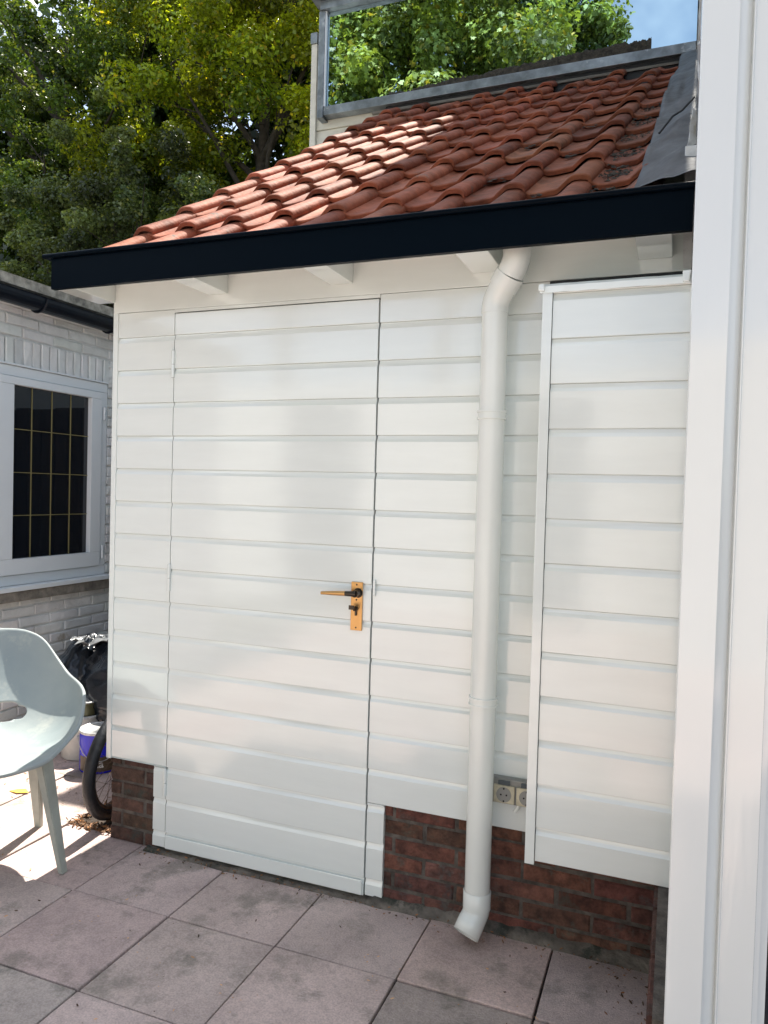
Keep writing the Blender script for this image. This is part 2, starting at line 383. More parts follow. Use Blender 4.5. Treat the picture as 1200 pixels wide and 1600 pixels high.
MB().bbox(1.1315, 1.140, -.012, .0, 1.064, 1.120, .003).build('strike_plate', M['white'], shed)
# plinth
def pf(x, z, d): return (x, .032 - d, z)
pm = bricks(1.19, 2.085, .0, .40, pf, skip=None, off=.07, depth=.02, jit=.0025, tnt=.35)
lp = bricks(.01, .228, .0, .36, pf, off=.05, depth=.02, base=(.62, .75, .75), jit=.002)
def psd(y, z, d): return (.028 - d, y, z)
plinth = pm.build('brick_plinth', M['brick'], shed)
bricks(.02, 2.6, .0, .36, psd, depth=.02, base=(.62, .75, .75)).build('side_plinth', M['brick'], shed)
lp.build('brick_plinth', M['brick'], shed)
MB().box(1.19, 2.1, .0165, .05, .0, .42).box(.0135, .23, .0165, .05, 0, .42).box(.0135, .05, .05, 2.6, 0, .42).build('mortar_bed', M['mortar'], plinth)
cm = MB(); N = 60; vs = []; fs = []
for i in range(N + 1):
    x = .2 + 1.87 * i / N; hh = .026 + .018 * noise.noise(Vector((x * 5, 0, 0))) + .012 * noise.noise(Vector((x * 23, 2, 0))); hh *= (1 if x > 1.15 else .3)
    dd = .022 + .01 * noise.noise(Vector((x * 8, 5, 0)))
    vs += [(x, -.004 - dd, -.01), (x, -.004 - dd * .9, hh * .25), (x, .004 - dd * .3, hh * .8), (x, .014, hh), (x, .03, hh + .002)]
for i in range(N):
    for k in range(4): fs.append((i * 5 + k, (i + 1) * 5 + k, (i + 1) * 5 + k + 1, i * 5 + k + 1))
cm.add(vs, fs, smooth=True); cm.build('cement_foot', M['cement'], plinth)
# boarded box beside the house
PB = -.22
bx = MB(); siding(bx, 1.745, 2.1115, .366, 2.002, PB)
box = bx.build('boarded_box', M['white'], shed)
MB().bbox(1.716, 1.7435, PB - .006, PB + .02, .356, 2.012, .002).box(1.7175, 1.731, PB + .021, -.008, .366, 2.0).build('edge_batten', M['white'], box)
MB().box(1.732, 2.103, PB + .019, -.008, .372, .385).build('black_underside', M['black'], box)  # underside coloured black for the shadow beneath the box
fl = MB(); N = 24; vs = []
for i in range(N + 1):
    x = 1.708 + (2.106 - 1.708) * i / N; k = .003 * noise.noise(Vector((x * 14, 1, 1)))
    for (yy, zz) in ((PB - .010 + k, 2.000 + 2 * k), (PB - .011 + k, 2.018 + k), (PB + .0, 2.027 + k), (-.01, 2.05)): vs.append((x, yy, zz))
fs = []
for i in range(N):
    for k in range(3): fs.append((i * 4 + k, (i + 1) * 4 + k, (i + 1) * 4 + k + 1, i * 4 + k + 1))
fl.add(vs, fs); fl.bbox(1.704, 1.722, PB - .018, PB + .02, 2.004, 2.026, .004, jit=.002); fl.bbox(2.086, 2.106, PB - .017, PB, 2.0, 2.034, .004, jit=.003)
fl = fl.build('lead_capping', M['white'], box)
MB().box(1.70, 2.106, -.012, -.0065, 2.052, 2.092).build('dark_gap_strip', M['darkwood'], box)  # thin dark strip in the gap above the box
# gutter box / fascia
g = MB(); YF = -.24
pr = [(YF, 2.137), (YF, 2.249), (YF + .02, 2.249), (YF + .02, 2.137)]
g.prism(pr, 'x', -.088, 2.106); fas = g.build('fascia_board', M['navy'], shed)
g = MB(); g.box(-.085, -.065, YF + .021, -.02, 2.16, 2.245); g.build('fascia_return', M['navy'], fas)
g = MB()
g.tube([(-.118, YF - .008, 2.256), (2.108, YF - .008, 2.2515)], .0085, 12)
g.prism([(YF - .004, 2.2495), (YF - .004, 2.260), (YF + .03, 2.262), (YF + .03, 2.2495)], 'x', -.116, 2.107)
g.build('gutter_lip', M['navy'], shed)
MB().box(-.06, 2.1, YF + .032, -.02, 2.225, 2.235).build('box_gutter', M['darkwood'], shed)
# roof tiles
def roofpt(u, y, hgt):     # u across, y horizontal run, hgt normal to slope
    sl = math.atan(.67); return Vector((u + .045 * y, y - hgt * math.sin(sl), 2.312 + .67 * y + hgt * math.cos(sl)))
def prof(u):               # one pantile: roll crest near 0 with a free right edge, hollow pan to its left
    if u > .048: return .016
    if u > -.004: q = (u + .004) / .052; return .016 + .0235 * max(0, 1 - q ** 3) ** .5 if q < 1 else .016
    if u > -.072:
        q = (u + .072) / .068; q = q * q * (3 - 2 * q); return .003 + .0365 * q
    if u > -.085: return .003
    q = (-.085 - u) / .10; return .003 - .005 * math.sin(min(q, 1) * math.pi) + .012 * max(0, q - .7) / .3
rt = MB(); EX = .262
rng = random.Random(3)
for r in range(11):
    for c in range(10):
        if r == 10 and c in (2, 6, 8): continue
        cx = .022 + .2160 * c; y0 = -.125 + EX * r + rng.uniform(-.008, .008) + (.0 if c else 0)
        if r == 10: y0 -= .0
        dx = rng.uniform(-.005, .005); lift = .016 + rng.uniform(-.002, .004); rot = rng.uniform(-.012, .012)
        us = [-.188, -.175, -.155, -.13, -.105, -.088, -.075, -.062, -.05, -.038, -.026, -.014, -.004, .008, .02, .030, .038, .044, .0475, .0478]
        if c == 0: us = [u for u in us if u > -.055]
        vv = [0, .006, .02, .17, .345]
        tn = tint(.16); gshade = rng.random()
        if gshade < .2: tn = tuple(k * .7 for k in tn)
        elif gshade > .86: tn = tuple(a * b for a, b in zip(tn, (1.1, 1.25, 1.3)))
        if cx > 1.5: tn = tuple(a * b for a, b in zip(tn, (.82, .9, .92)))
        top = []; bot = []
        for j, v in enumerate(vv):
            for u in us:
                hh = (prof(u) if u < .0477 else .006) + (1 - v / .345) * (lift + .008) + .004
                if j == 0: hh -= .004
                if u > -.06 and j < 3: hh += .0025
                yy = y0 + v * .83
                top.append(roofpt(cx + dx + u + rot * v, yy, hh)); bot.append(roofpt(cx + dx + u + rot * v - (.004 if u > .04 else 0), yy + .002, hh - (.014 if u < .0477 else .004)))
        n = len(us); m = len(vv); o = len(rt.v)
        tf = [(j * n + k, j * n + k + 1, (j + 1) * n + k + 1, (j + 1) * n + k) for j in range(m - 1) for k in range(n - 1)]
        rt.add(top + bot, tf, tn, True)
        T = n * m
        for f in tf: rt.f.append([o + T + i for i in f]); rt.sm.append(True)
        for k in range(n - 1):
            rt.f.append([o + k, o + k + 1, o + T + k + 1, o + T + k]); rt.sm.append(False)
        for j in range(m - 1):
            rt.f.append([o + j * n, o + (j + 1) * n, o + T + (j + 1) * n, o + T + j * n]); rt.sm.append(False)
            rt.f.append([o + j * n + n - 1, o + (j + 1) * n + n - 1, o + T + (j + 1) * n + n - 1, o + T + j * n + n - 1]); rt.sm.append(False)
roof = rt.build('tiled_roof', M['tile'], shed)
MB().add([roofpt(.0, -.12, -.03), roofpt(2.0, -.12, -.03), roofpt(2.0, 2.68, -.03), roofpt(-.05, 2.68, -.03)], [(0, 1, 2, 3)]).build('roof_boarding', M['darkwood'], roof)
# debris in the right-hand pans
db = MB()
for _ in range(420):
    y = random.choice([.05, .05, .3, .3, .55, .55, .8, 1.1, 1.4]) + random.gauss(0, .05) - .02
    if y < -.08: continue
    u = 1.85 + random.gauss(0, .035); s = random.uniform(.004, .012)
    p = roofpt(u, y, .014 + random.uniform(0, .014)); a = random.uniform(0, 6)
    db.add([p + Vector((s * math.cos(a + q), s * math.sin(a + q) * .8, .3 * s * math.sin(3 * q + a) + .6 * s * math.sin(a + q))) for q in (0, 1.3, 2.5, 3.9, 5.1)], [(0, 1, 2, 3, 4)])
for (u, y) in ((1.62, .13), (1.63, .64), (1.4, .38), (1.63, 1.15), (1.41, .9)):
    for _ in range(14):
        s = random.uniform(.006, .013); p = roofpt(u + random.gauss(0, .02), y + random.gauss(0, .018), .016 + random.uniform(0, .01)); a = random.uniform(0, 6)
        db.add([p + Vector((s * math.cos(a + q), s * math.sin(a + q) * .8, .5 * s * math.sin(a + q))) for q in (0, 1.3, 2.5, 3.9, 5.1)], [(0, 1, 2, 3, 4)])
tag(db.build('moss_debris', M['moss'], roof), kind='stuff')
# lead flashing strip beside the house
ld = MB(); NY, NU = 60, 12; vs = []
for j in range(NY + 1):
    y = -.13 + 2.85 * j / NY
    xl = 1.935 + .03 * min(1, max(0, y)) + .05 * max(0, y - 1.4) + .022 * noise.noise(Vector((y * 3, 7, 0))); xr = 2.112
    for k in range(NU + 1):
        t = k / NU; x = xl + (xr - xl) * t
        hh = .07 + .03 * t ** 1.4 + .036 * noise.noise(Vector((x * 9, y * 4, 3))) + .008 * noise.noise(Vector((x * 20, y * 14, 9)))
        if k == 0: hh = .03
        if k < 7 and j > 0: hh = max(hh, .030 + .045 * math.sin(min(1, (x - xl) / .05) * math.pi / 2))
        sl = math.atan(.67); vs.append((x, y - hh * math.sin(sl), 2.316 + .67 * y + hh * math.cos(sl)))
fs = [(j * (NU + 1) + k, j * (NU + 1) + k + 1, (j + 1) * (NU + 1) + k + 1, (j + 1) * (NU + 1) + k) for j in range(NY) for k in range(NU)]
ld.add(vs, fs, smooth=True); led = ld.build('lead_flashing', M['lead'], shed)
MB().tube([(1.99, .42, 2.70), (2.03, .47, 2.775), (2.06, .52, 2.815), (2.1, .55, 2.87)], .004, 6).build('flashing_crack', M['darkwood'], led)

# downpipe
dp = MB(); X, Y, r = 1.545, -.08, .0405
dp.tube([(X, Y, 2.0), (X, Y, 1.70), (X, Y, 1.3), (X, Y, .9), (X, Y, .5), (X, Y, .15)], r, 28)
dp.tube([(1.6175, -.125, 2.203), (1.6175, -.125, 2.15), (1.616, -.124, 2.135), (1.608, -.119, 2.115), (1.596, -.112, 2.095)], r + .002, 28)
dp.tube([(1.597, -.112, 2.096), (1.572, -.097, 2.063)], r + .0055, 28)
dp.tube([(1.574, -.098, 2.066), (1.560, -.089, 2.045), (1.549, -.082, 2.025), (X, Y, 2.005), (X, Y, 1.985)], r + .002, 28)
pipe = dp.build('downpipe', M['pipe'], shed)
for z in (1.671, .773):
    MB().tube([(X, Y, z - .014), (X, Y, z - .007)], r + .0055, 28).tube([(X, Y, z - .007), (X, Y, z + .007)], r + .003, 28).tube([(X, Y, z + .007), (X, Y, z + .014)], r + .0055, 28).tube([(X, Y + r, z), (X, -.002, z)], .006, 8).build('pipe_bracket', M['pipe'], pipe)
sp = MB(); sp.tube([(X, Y, .168), (X, Y, .166), (X, Y, .112)], [r + .001, r + .0035, r + .0035], 28, caps=False)
n = 28; ctr = [((X, Y, .114), 0), ((X - .002, Y - .003, .098), .15), ((X - .010, Y - .02, .075), .6), ((X - .022, Y - .045, .042), .75)]
rings = []; dirs = Vector((-.42, -.9, 0)).normalized()
for (c, a) in ctr:
    d = Vector((0, 0, -1)) * math.cos(a) + dirs * math.sin(a); u = Vector((dirs.y, -dirs.x, 0)); vv_ = d.cross(u)
    rings.append([Vector(c) + (u * math.cos(2 * math.pi * k / n) + vv_ * math.sin(2 * math.pi * k / n)) * (r + .002) for k in range(n)])
vs = [p for R_ in rings for p in R_]; inner = [(p - Vector(ctr[min(i // n, 3)][0])) * .93 + Vector(ctr[min(i // n, 3)][0]) for i, p in enumerate(vs)]
fs = [(i * n + k, i * n + (k + 1) % n, (i + 1) * n + (k + 1) % n, (i + 1) * n + k) for i in range(3) for k in range(n)]
sp.add(vs + inner, fs + [tuple(i + 4 * n for i in f) for f in fs] + [(3 * n + k, 3 * n + (k + 1) % n, 7 * n + (k + 1) % n, 7 * n + k) for k in range(n)], smooth=True)
sp.build('pipe_shoe', M['pipe'], pipe)

# ---------------------------------------------------------------- double socket
sk = thing('double_socket', 'aged cream double power socket low on the white boards beside the downpipe', 'power socket', (1.65, -.01, .47))
s_ = MB(); s_.bbox(1.562, 1.725, -.030, .003, .437, .517, .004); plate2 = s_.build('back_box', M['socketgrey'], sk)
for cx in (1.612, 1.685):
    q = MB(); q.bbox(cx - .0335, cx + .0335, -.040, -.0305, .442, .499, .003)
    face = q.build('face_plate', M['socket'], sk)
    MB().tube([(cx, -.0405, .470), (cx, -.042, .470)], .024, 24).build('socket_well', M['socketgrey'], face)
    q = MB()
    for dx, dz, rr in ((-.009, 0, .0028), (.009, 0, .0028), (0, .020, .003), (0, -.020, .003)): q.tube([(cx + dx, -.0421, .470 + dz), (cx + dx, -.0432, .470 + dz)], rr, 10)
    q.build('pin_hole', M['black'], face)
    MB().bbox(cx - .020, cx + .018, -.037, -.031, .4995, .513, .001).build('label_window', M['socketdark'], sk)
MB().tube([(1.657, -.016, .437), (1.652, -.019, .424), (1.645, -.02, .412)], [.006, .0058, .0055], 10).build('cable_stub', M['pipe'], sk)

# ---------------------------------------------------------------- house on the right
house = thing('house', 'white painted brick house wall with glossy frame at the right edge', 'house', (4, 2, 0))
XW = 2.112
def ph(y, z, d): return (XW + .014 - d, y, z)
hb = bricks(-.80, 3.0, .24, 5.4, ph, L=.21, depth=.012, jit=.003, tnt=.05)
hb.build('painted_brick_face', M['wbrick'], house)
MB().box(XW + .0145, 6.5, -.80, 9, 0, 5.3).box(XW + .0145, 6.5, 2.8, 9, 5.3, 9.4).build('wall', M['wbrick'], house)
def ph2(y, z, d): return (2.085 - d, y, z)
hp = bricks(-.78, .0, .015, .36, ph2, depth=.014, base=(.5, .5, .5), off=.1)
hp.build('brick_plinth', M['brick'], house)
MB().box(2.082, XW + .02, -.78, .02, 0, .362).build('plinth_mortar', M['mortar'], house)
MB().bbox(2.080, 2.11, -.006, .035, 2.10, 2.46, .004, jit=.002).build('brick_return', M['wbrick'], house)
# painted strip of flashing hanging on the wall
q = MB(); N = 24; vs = []
for i in range(N + 1):
    t = i / N; z = 2.62 - .205 * t; cxx = 2.101 - .008 * t - .05 * max(0, t - .5) ** 1.5; wdt = .012 + .012 * min(1, t * 1.5)
    yy = .11 - .03 * t; k = .002 * math.sin(t * 17)
    vs += [(cxx - wdt / 2 + k, yy, z + .004), (cxx + wdt / 2 + k, yy + .02, z), (cxx + wdt / 2, yy + .024, z), (cxx - wdt / 2, yy + .004, z + .004)]
fs = [(i * 4 + k, (i + 1) * 4 + k, (i + 1) * 4 + (k + 1) % 4, i * 4 + (k + 1) % 4) for i in range(N) for k in range(4)] + [(0, 1, 2, 3), (N * 4, N * 4 + 1, N * 4 + 2, N * 4 + 3)]
q.add(vs, fs)
q.build('loose_flashing', M['wbrick'], house)
# frame
fy = -.9
jm = MB()
prf = [(2.1035, -.80), (2.1035, fy + .002), (2.1055, fy), (2.1665, fy), (2.1685, fy + .002), (2.1687, fy + .004), (2.189, fy + .026), (2.1915, fy + .017), (2.1935, fy + .017), (2.195, fy + .022),
       (2.252, fy + .018), (2.2535, fy + .024), (2.262, fy + .026), (2.2625, fy + .036), (2.276, fy + .04), (2.276, -.80)]
jm.prism(prf, 'z', -.02, 3.2); jamb = jm.build('door_frame', M['white2'], house)
MB().box(2.10, 4.2, fy - .001, -.80, 3.2, 3.4).build('frame_head', M['white2'], house)
MB().box(2.2765, 4.2, fy + .05, fy + .058, .25, 3.2).build('glass_pane', M['darkglass'], house)
MB().box(2.2765, 4.2, fy + .02, fy + .08, -.01, .25).build('bottom_panel', M['darkwood'], house)
MB().box(4.2, 4.3, fy, -.8, -.01, 3.4).build('frame_post', M['white2'], house)
MB().box(4.3, 6.5, -.86, -.80, 0, 5.3).box(2.112, 4.3, -.86, -.8, 3.4, 5.3).build('front_wall', M['wbrick'], house)

# ---------------------------------------------------------------- upper storey above the tiles
up = thing('upper_storey', 'cream boarded upper storey with wide zinc framed window above the tiles', 'dormer', (.8, 2.9, 0))
UY = 2.68
bd = MB()
zz = .0
while zz < 5.0:
    z1 = zz + .178
    bd.add([(-.50, UY, zz), (2.105, UY, zz), (2.105, UY + .012, z1 - .004), (-.50, UY + .012, z1 - .004), (-.50, UY + .03, zz), (2.105, UY + .03, zz), (2.105, UY + .03, z1), (-.50, UY + .03, z1)],
           [(0, 1, 2, 3), (0, 4, 5, 1), (3, 2, 6, 7), (0, 3, 7, 4), (1, 5, 6, 2), (4, 7, 6, 5)]); zz = z1
bd.build('board_wall', M['cream'], up)
MB().bbox(-.548, -.502, UY - .02, UY + .05, 0, 4.72, .003).build('corner_trim', M['cream'], up)
MB().bbox(-.553, -.50, UY - .028, UY + .06, 4.722, 4.80, .003).build('trim_cap', M['zinc'], up)
MB().box(-.5, 2.11, UY + .04, 7, 0, 5.04).box(.80, 2.11, UY + .04, 7, 5.04, 9.4).build('storey_block', M['cream'], up)  # taller right box is out of view, shaped to shade the right-hand tiles
FZ0 = 4.155
fr = MB()
fr.bbox(-.409, 2.106, 2.6, UY - .001, FZ0, FZ0 + .062, .003); wf = fr.build('window_frame', M['zinc'], up)
MB().bbox(-.44, 2.106, 2.575, UY + .04, 4.902, 4.965, .003).bbox(-.50, 2.106, 2.54, UY + .04, 4.968, 5.05, .004).build('top_rail', M['zinc'], wf)
MB().bbox(-.455, -.4095, 2.59, UY - .001, FZ0 - .02, 4.90, .003).build('side_rail', M['zinc'], wf)
MB().box(-.4085, -.398, 2.598, 2.62, FZ0 + .063, 4.9).build('side_bead', M['winframe'], wf)
MB().box(-.397, 2.106, 2.625, 2.633, FZ0 + .063, 4.9).build('window_pane', M['mirrorglass'], up)
MB().box(.07, 2.106, UY - .045, UY - .001, 3.9, FZ0 - .001).build('dark_void_board', M['darkwood'], up)  # dark board drawn for the shaded void under the window
MB().bbox(-.03, 2.106, 2.618, 2.634, FZ0 - .045, FZ0 - .028, .002, jit=.003).build('slat', M['greywood'], up)
ms = MB(); N = 240; vs = []
for i in range(N + 1):
    x = .1 + 1.745 * i / N; t = i / N
    hgt = .006 + .062 * t ** .7 + .02 * noise.noise(Vector((x * 6, 0, 0))) + .012 * noise.noise(Vector((x * 30, 0, 0))) + .012 * random.random()
    if hgt < .004: hgt = .004
    z = FZ0 + .0625
    vs += [(x, 2.603, z), (x, 2.607, z + hgt * .8), (x, 2.613, z + hgt), (x, 2.621, z + hgt * .6), (x, 2.623, z)]
fs = [(i * 5 + k, (i + 1) * 5 + k, (i + 1) * 5 + k + 1, i * 5 + k + 1) for i in range(N) for k in range(4)] + [(N * 5, N * 5 + 1, N * 5 + 2, N * 5 + 3, N * 5 + 4)]
ms.add(vs, fs); ms.build('ragged_strip', M['moss'], up)  # ragged dark strip on the rail, drawn for the band in the pane

# ---------------------------------------------------------------- left outbuilding
lb = thing('outbuilding', 'white brick outbuilding with leaded window and black gutter at the left', 'outbuilding', (-1.5, .5, 0))
XL = -1.25
WY0, WY1, WZ0, WZ1 = -.35, 1.37, .86, 2.045
def pb(y, z, d): return (XL - .012 + d, y, z)
def skp(a, b, z, zz): return (b > WY0 and a < WY1 and zz > WZ0 - .06 and z < WZ1 + .135)
wb = bricks(-2.6, 2.7, .01, 2.36, pb, skip=skp, depth=.012, jit=.003, tnt=.06)
# fill the slivers beside the window opening
bricks(WY1 + .012, WY1 + .18, WZ0 - .05, WZ1 + .13, pb, L=.09, depth=.0115, jit=.003, tnt=.06, mb=wb)
y = WY0 - .08       # soldier course
while y < WY1 + .08:
    bricks(y, y + .0495, WZ1 + .008, WZ1 + .148, pb, L=.3, H=.14, mb=wb, jit=.003, tnt=.05, depth=.0135); y += .061
wall = wb.build('painted_bricks', M['wbrick'], lb)
MB().box(-3.4, XL - .0115, -2.6, WY0, 0, 2.36).box(-3.4, XL - .0115, WY1, 2.7, 0, 2.36).box(-1.5, XL - .0115, WY0, WY1, 0, WZ0 - .02).box(-1.5, XL - .0115, WY0, WY1, WZ1, 2.36).build('wall', M['wbrick'], lb)
MB().box(-1.62, -1.60, WY0 - .1, WY1 + .1, .6, 2.3).build('room_interior', M['interior'], lb)
# window frame
wfm = MB()
x1, x0 = XL + .004, XL - .05
wfm.bbox(x0, x1, WY0, WY1, WZ1 - .055, WZ1, .003); wfm.bbox(x0, x1, WY0, WY1, WZ0, WZ0 + .055, .003)
wfm.bbox(x0, x1, WY0, WY0 + .05, WZ0 + .0555, WZ1 - .0555, .003); wfm.bbox(x0, x1, WY1 - .055, WY1, WZ0 + .0555, WZ1 - .0555, .003)
wfm.bbox(x0, x1, .50, .555, WZ0 + .0555, WZ1 - .0555, .003)
wfo = wfm.build('window_frame', M['winframe'], lb)
for (a, b) in ((.558, 1.312), (WY0 + .053, .497)):
    cs = MB(); c0, c1 = XL - .04, XL + .016; za, zb = WZ0 + .058, WZ1 - .058; wd = .085
    cs.bbox(c0, c1, a, b, zb - .042, zb, .003); cs.bbox(c0, c1, a, b, za, za + wd, .003)
    cs.bbox(c0, c1, a, a + .095, za + wd + .0005, zb - .0425, .003); cs.bbox(c0, c1, b - wd, b, za + wd + .0005, zb - .0425, .003)
    cso = cs.build('casement', M['winframe'], wfo)
    ya, yb, zc, zd = a + .0955, b - wd - .0005, za + wd + .0005, zb - .0425
    MB().box(c0 + .02, c0 + .026, ya, yb, zc, zd).build('window_pane', M['darkglass'], cso)
    cmz = MB()
    for k in (1, 2, 3):
        yy = ya + (yb - ya) * k / 4; cmz.box(c0 + .0262, c0 + .031, yy - .0018, yy + .0018, zc, zd)
        z_ = zc + (zd - zc) * k / 4; cmz.box(c0 + .0264, c0 + .0308, ya, yb, z_ - .0018, z_ + .0018)
    cmz.build('lead_came', M['came'], cso)
for z in (1.86, 1.0):
    MB().tube([(XL + .014, 1.335, z - .04), (XL + .014, 1.335, z + .04)], .007, 8).build('hinge', M['winframe'], wfo)
MB().bbox(XL - .01, XL + .014, WY0, WY1, WZ1 + .002, WZ1 + .012, .002).build('head_bead', M['winframe'], wfo)
MB().bbox(XL - .02, XL + .055, WY0 - .03, WY1 + .03, WZ0 - .028, WZ0 - .002, .004).build('window_sill', M['winframe'], lb)
MB().bbox(XL - .02, XL + .042, WY0 - .06, WY1 + .06, WZ0 - .085, WZ0 - .03, .006, jit=.003).build('sill_bricks', M['stone'], lb)
# eaves
MB().box(-3.4, -1.135, -2.7, 2.8, 2.44, 2.492).build('roof', M['parapet'], lb)
MB().box(-1.27, -1.20, -2.7, 2.8, 2.36, 2.439).build('eave_board', M['wbrick'], lb)
gu = MB(); cxg, czg, rg = -1.148, 2.405, .062
pr = [(cxg + rg * math.cos(a), czg + rg * math.sin(a)) for a in [math.pi + math.pi * k / 12 for k in range(13)]]
pr2 = [(cxg + (rg - .004) * math.cos(a), czg + (rg - .004) * math.sin(a)) for a in [2 * math.pi - math.pi * k / 12 for k in range(13)]]
gu.prism(pr + [(cxg + rg + .004, czg + .006)] + [(cxg + rg - .006, czg + .004)] + pr2, 'y', -2.7, 2.8)
gut = gu.build('gutter', M['black_gutter'], lb)
for y in (-1.1, -.2, .72, 1.26 + .0, 2.1):
    b_ = MB(); b_.tube([(cxg + (rg + .005) * math.cos(a), y, czg + (rg + .005) * math.sin(a)) for a in [math.pi + math.pi * k / 10 for k in range(11)]], .006, 8); b_.build('gutter_bracket', M['black_gutter'], gut)

# ---------------------------------------------------------------- things in the passage
fe = thing('shade_fence', 'unseen dark wooden board fence added to shade the passage behind the bin bags', 'fence', (-.6, 1.75, 0))  # unseen fence, added to shade the ground and bags in the passage
fb = MB(); x = -1.22
while x < -.01:
    fb.bbox(x, min(x + .118, -.012), 1.74, 1.758, 0.01, 1.95 + random.uniform(-.008, .008), .002); x += .122
fb.build('fence_board', M['fence'], fe)
for z in (.4, 1.5): MB().box(-1.22, -.012, 1.759, 1.80, z, z + .07).build('rail', M['fence'], fe)

def bag(name, c, rx_, ry_, h_, seed, label):
    bm = bmesh.new(); bmesh.ops.create_icosphere(bm, subdivisions=6, radius=1)
    for v in bm.verts:
        n_ = v.co.copy()
        z = n_.z
        k = 1.0
        p = Vector((n_.x, n_.y, n_.z))
        taper = 1 - .38 * max(0, z) ** 1.6
        # pleats gathered towards the top and creases across the flanks
        a = math.atan2(n_.y, n_.x)
        w1 = noise.noise(Vector((math.cos(a) * 4 + seed, math.sin(a) * 4, z * 1.2)))
        cr1 = 1 - abs(noise.noise(Vector((n_.x * 2.2 + seed, n_.y * 2.2, z * 5.0)))) * 2
        cr2 = 1 - abs(noise.noise(Vector((n_.x * 5 + seed, n_.y * 5, z * 10 + a)))) * 2
        disp = .06 * w1 + .04 * cr1 + .022 * cr2
        if z < -.72: disp *= .3
        v.co = Vector((n_.x * rx_ * taper * (1 + disp), n_.y * ry_ * taper * (1 + disp), max(.0, (z * .56 + .44)) * h_ * (1 + .4 * disp if z > 0 else 1)))
        if z < -.75: v.co.z = 0.002
    me = bpy.data.meshes.new(name); bm.transform(Matrix.Translation(c)); bm.to_mesh(me); bm.free()
    me.polygons.foreach_set('use_smooth', [True] * len(me.polygons)); me.materials.append(M['bag'])
    e = thing(name, label, 'bin bag', c, 'black bin bags in the passage')
    o = bpy.data.objects.new('bag_body', me); COL.objects.link(o); o.parent = e; o.matrix_parent_inverse = Matrix.Translation(-Vector(c))
    return e
b1 = bag('bin_bag', (-.62, 1.02, 0), .40, .34, .66, 1.3, 'bulging black bin bag heaped behind the paint cans, nearer the shed')
b2 = bag('bin_bag', (-.98, .98, 0), .24, .30, .56, 6.1, 'black bin bag with loosely tied neck against the white brick wall')
nk = MB(); vs = []; n = 40; m_ = 10
for j in range(m_):
    t = j / (m_ - 1)
    for k in range(n):
        a = 2 * math.pi * k / n; rr_ = (.03 + .085 * t ** 1.3) * (1 + .35 * noise.noise(Vector((math.cos(a) * 3, math.sin(a) * 3, t * 2))) + .12 * math.sin(a * 9 + t * 4))
        vs.append((-.93 + .05 * t + rr_ * math.cos(a), .9 + rr_ * math.sin(a), .53 + .055 * t - .05 * max(0, t - .6) + .03 * noise.noise(Vector((math.cos(a) * 4, math.sin(a) * 4, 3 + t)))))
nk.add(vs, [(j * n + k, j * n + (k + 1) % n, (j + 1) * n + (k + 1) % n, (j + 1) * n + k) for j in range(m_ - 1) for k in range(n)], smooth=True)
nk.build('tied_neck', M['bagclear'], b2)

def can(cx, cy, r_, h_, body, rimm, name, label, cat, lid=True, rib=0):
    e = thing(name, label, cat, (cx, cy, 0))
    q = MB(); q.lathe([(0, .001), (r_ * .97, .001), (r_, .006), (r_, h_ - .012)], (cx, cy, 0), 48, rib=rib); q.build('body', body, e)
    q = MB(); q.lathe([(r_ + .0015, h_ - .014), (r_ + .004, h_ - .01), (r_ + .004, h_), (r_ - .003, h_ + .001), (r_ - .006, h_ - .005), (r_ - .018, h_ - .006), (r_ - .02, h_ - .001), (r_ - .03, h_ - .004), (0, h_ - .004)], (cx, cy, 0), 48); q.build('lid', rimm, e)
    return e
CX, CY = -.56, .585
cn_ = can(CX, CY, .095, .205, M['blue'], M['tinwhite'], 'paint_can', 'blue paint can with brown label behind the bicycle wheel', 'paint can')
lb_ = MB(); n = 24; a0, a1 = math.radians(-118), math.radians(20); vs = []
for k in range(n + 1):
    a = a0 + (a1 - a0) * k / n
    for z in (.012, .085): vs.append((CX + .0958 * math.cos(a), CY + .0958 * math.sin(a), z))
lb_.add(vs, [(2 * k, 2 * k + 2, 2 * k + 3, 2 * k + 1) for k in range(n)], smooth=True); lb_.build('brown_label', M['brownlabel'], cn_)
def wraptext(txt, size, adeg, z, mat_, parent, name):
    cu = bpy.data.curves.new(name, 'FONT'); cu.body = txt; cu.size = size; cu.align_x = 'CENTER'; cu.offset = .001; cu.resolution_u = 3
    ob = bpy.data.objects.new(name, cu); COL.objects.link(ob)
    dg = bpy.context.evaluated_depsgraph_get(); me = bpy.data.meshes.new_from_object(ob.evaluated_get(dg)); bpy.data.objects.remove(ob)
    for v in me.vertices:
        a = math.radians(adeg) + v.co.x / .0966
        v.co = Vector((CX + .0966 * math.cos(a), CY + .0966 * math.sin(a), z + v.co.y))
    me.materials.clear(); me.materials.append(mat_)
    o = bpy.data.objects.new(name, me); COL.objects.link(o); o.parent = parent; o.matrix_parent_inverse = Matrix.Translation(-absloc(parent)); return o
wraptext('Ea', .055, -52, .034, M['tinwhite'], cn_, 'lettering')
q = MB(); q.tube([(CX - .072, CY - .066, .165), (CX - .078, CY - .072, .165)], .010, 14); q.tube([(CX - .078, CY - .072, .165), (CX - .081, CY - .075, .165)], .005, 10)
q.build('handle_lug', M['tinwhite'], cn_)
q = MB(); n = 20
q.tube([(CX + .1 * math.cos(math.radians(-137 + 175 * k / n)), CY + .1 * math.sin(math.radians(-137 + 175 * k / n)) , .165 - .10 * math.sin(math.pi * k / n)) for k in range(n + 1)], .0018, 6)
q.build('wire_handle', M['tinwhite'], cn_)
BX, BY = -.775, .70
can(BX, BY, .105, .225, M['bucket'], M['tinwhite'], 'bucket', 'ribbed off white plastic bucket standing behind the chair', 'bucket', rib=.012)
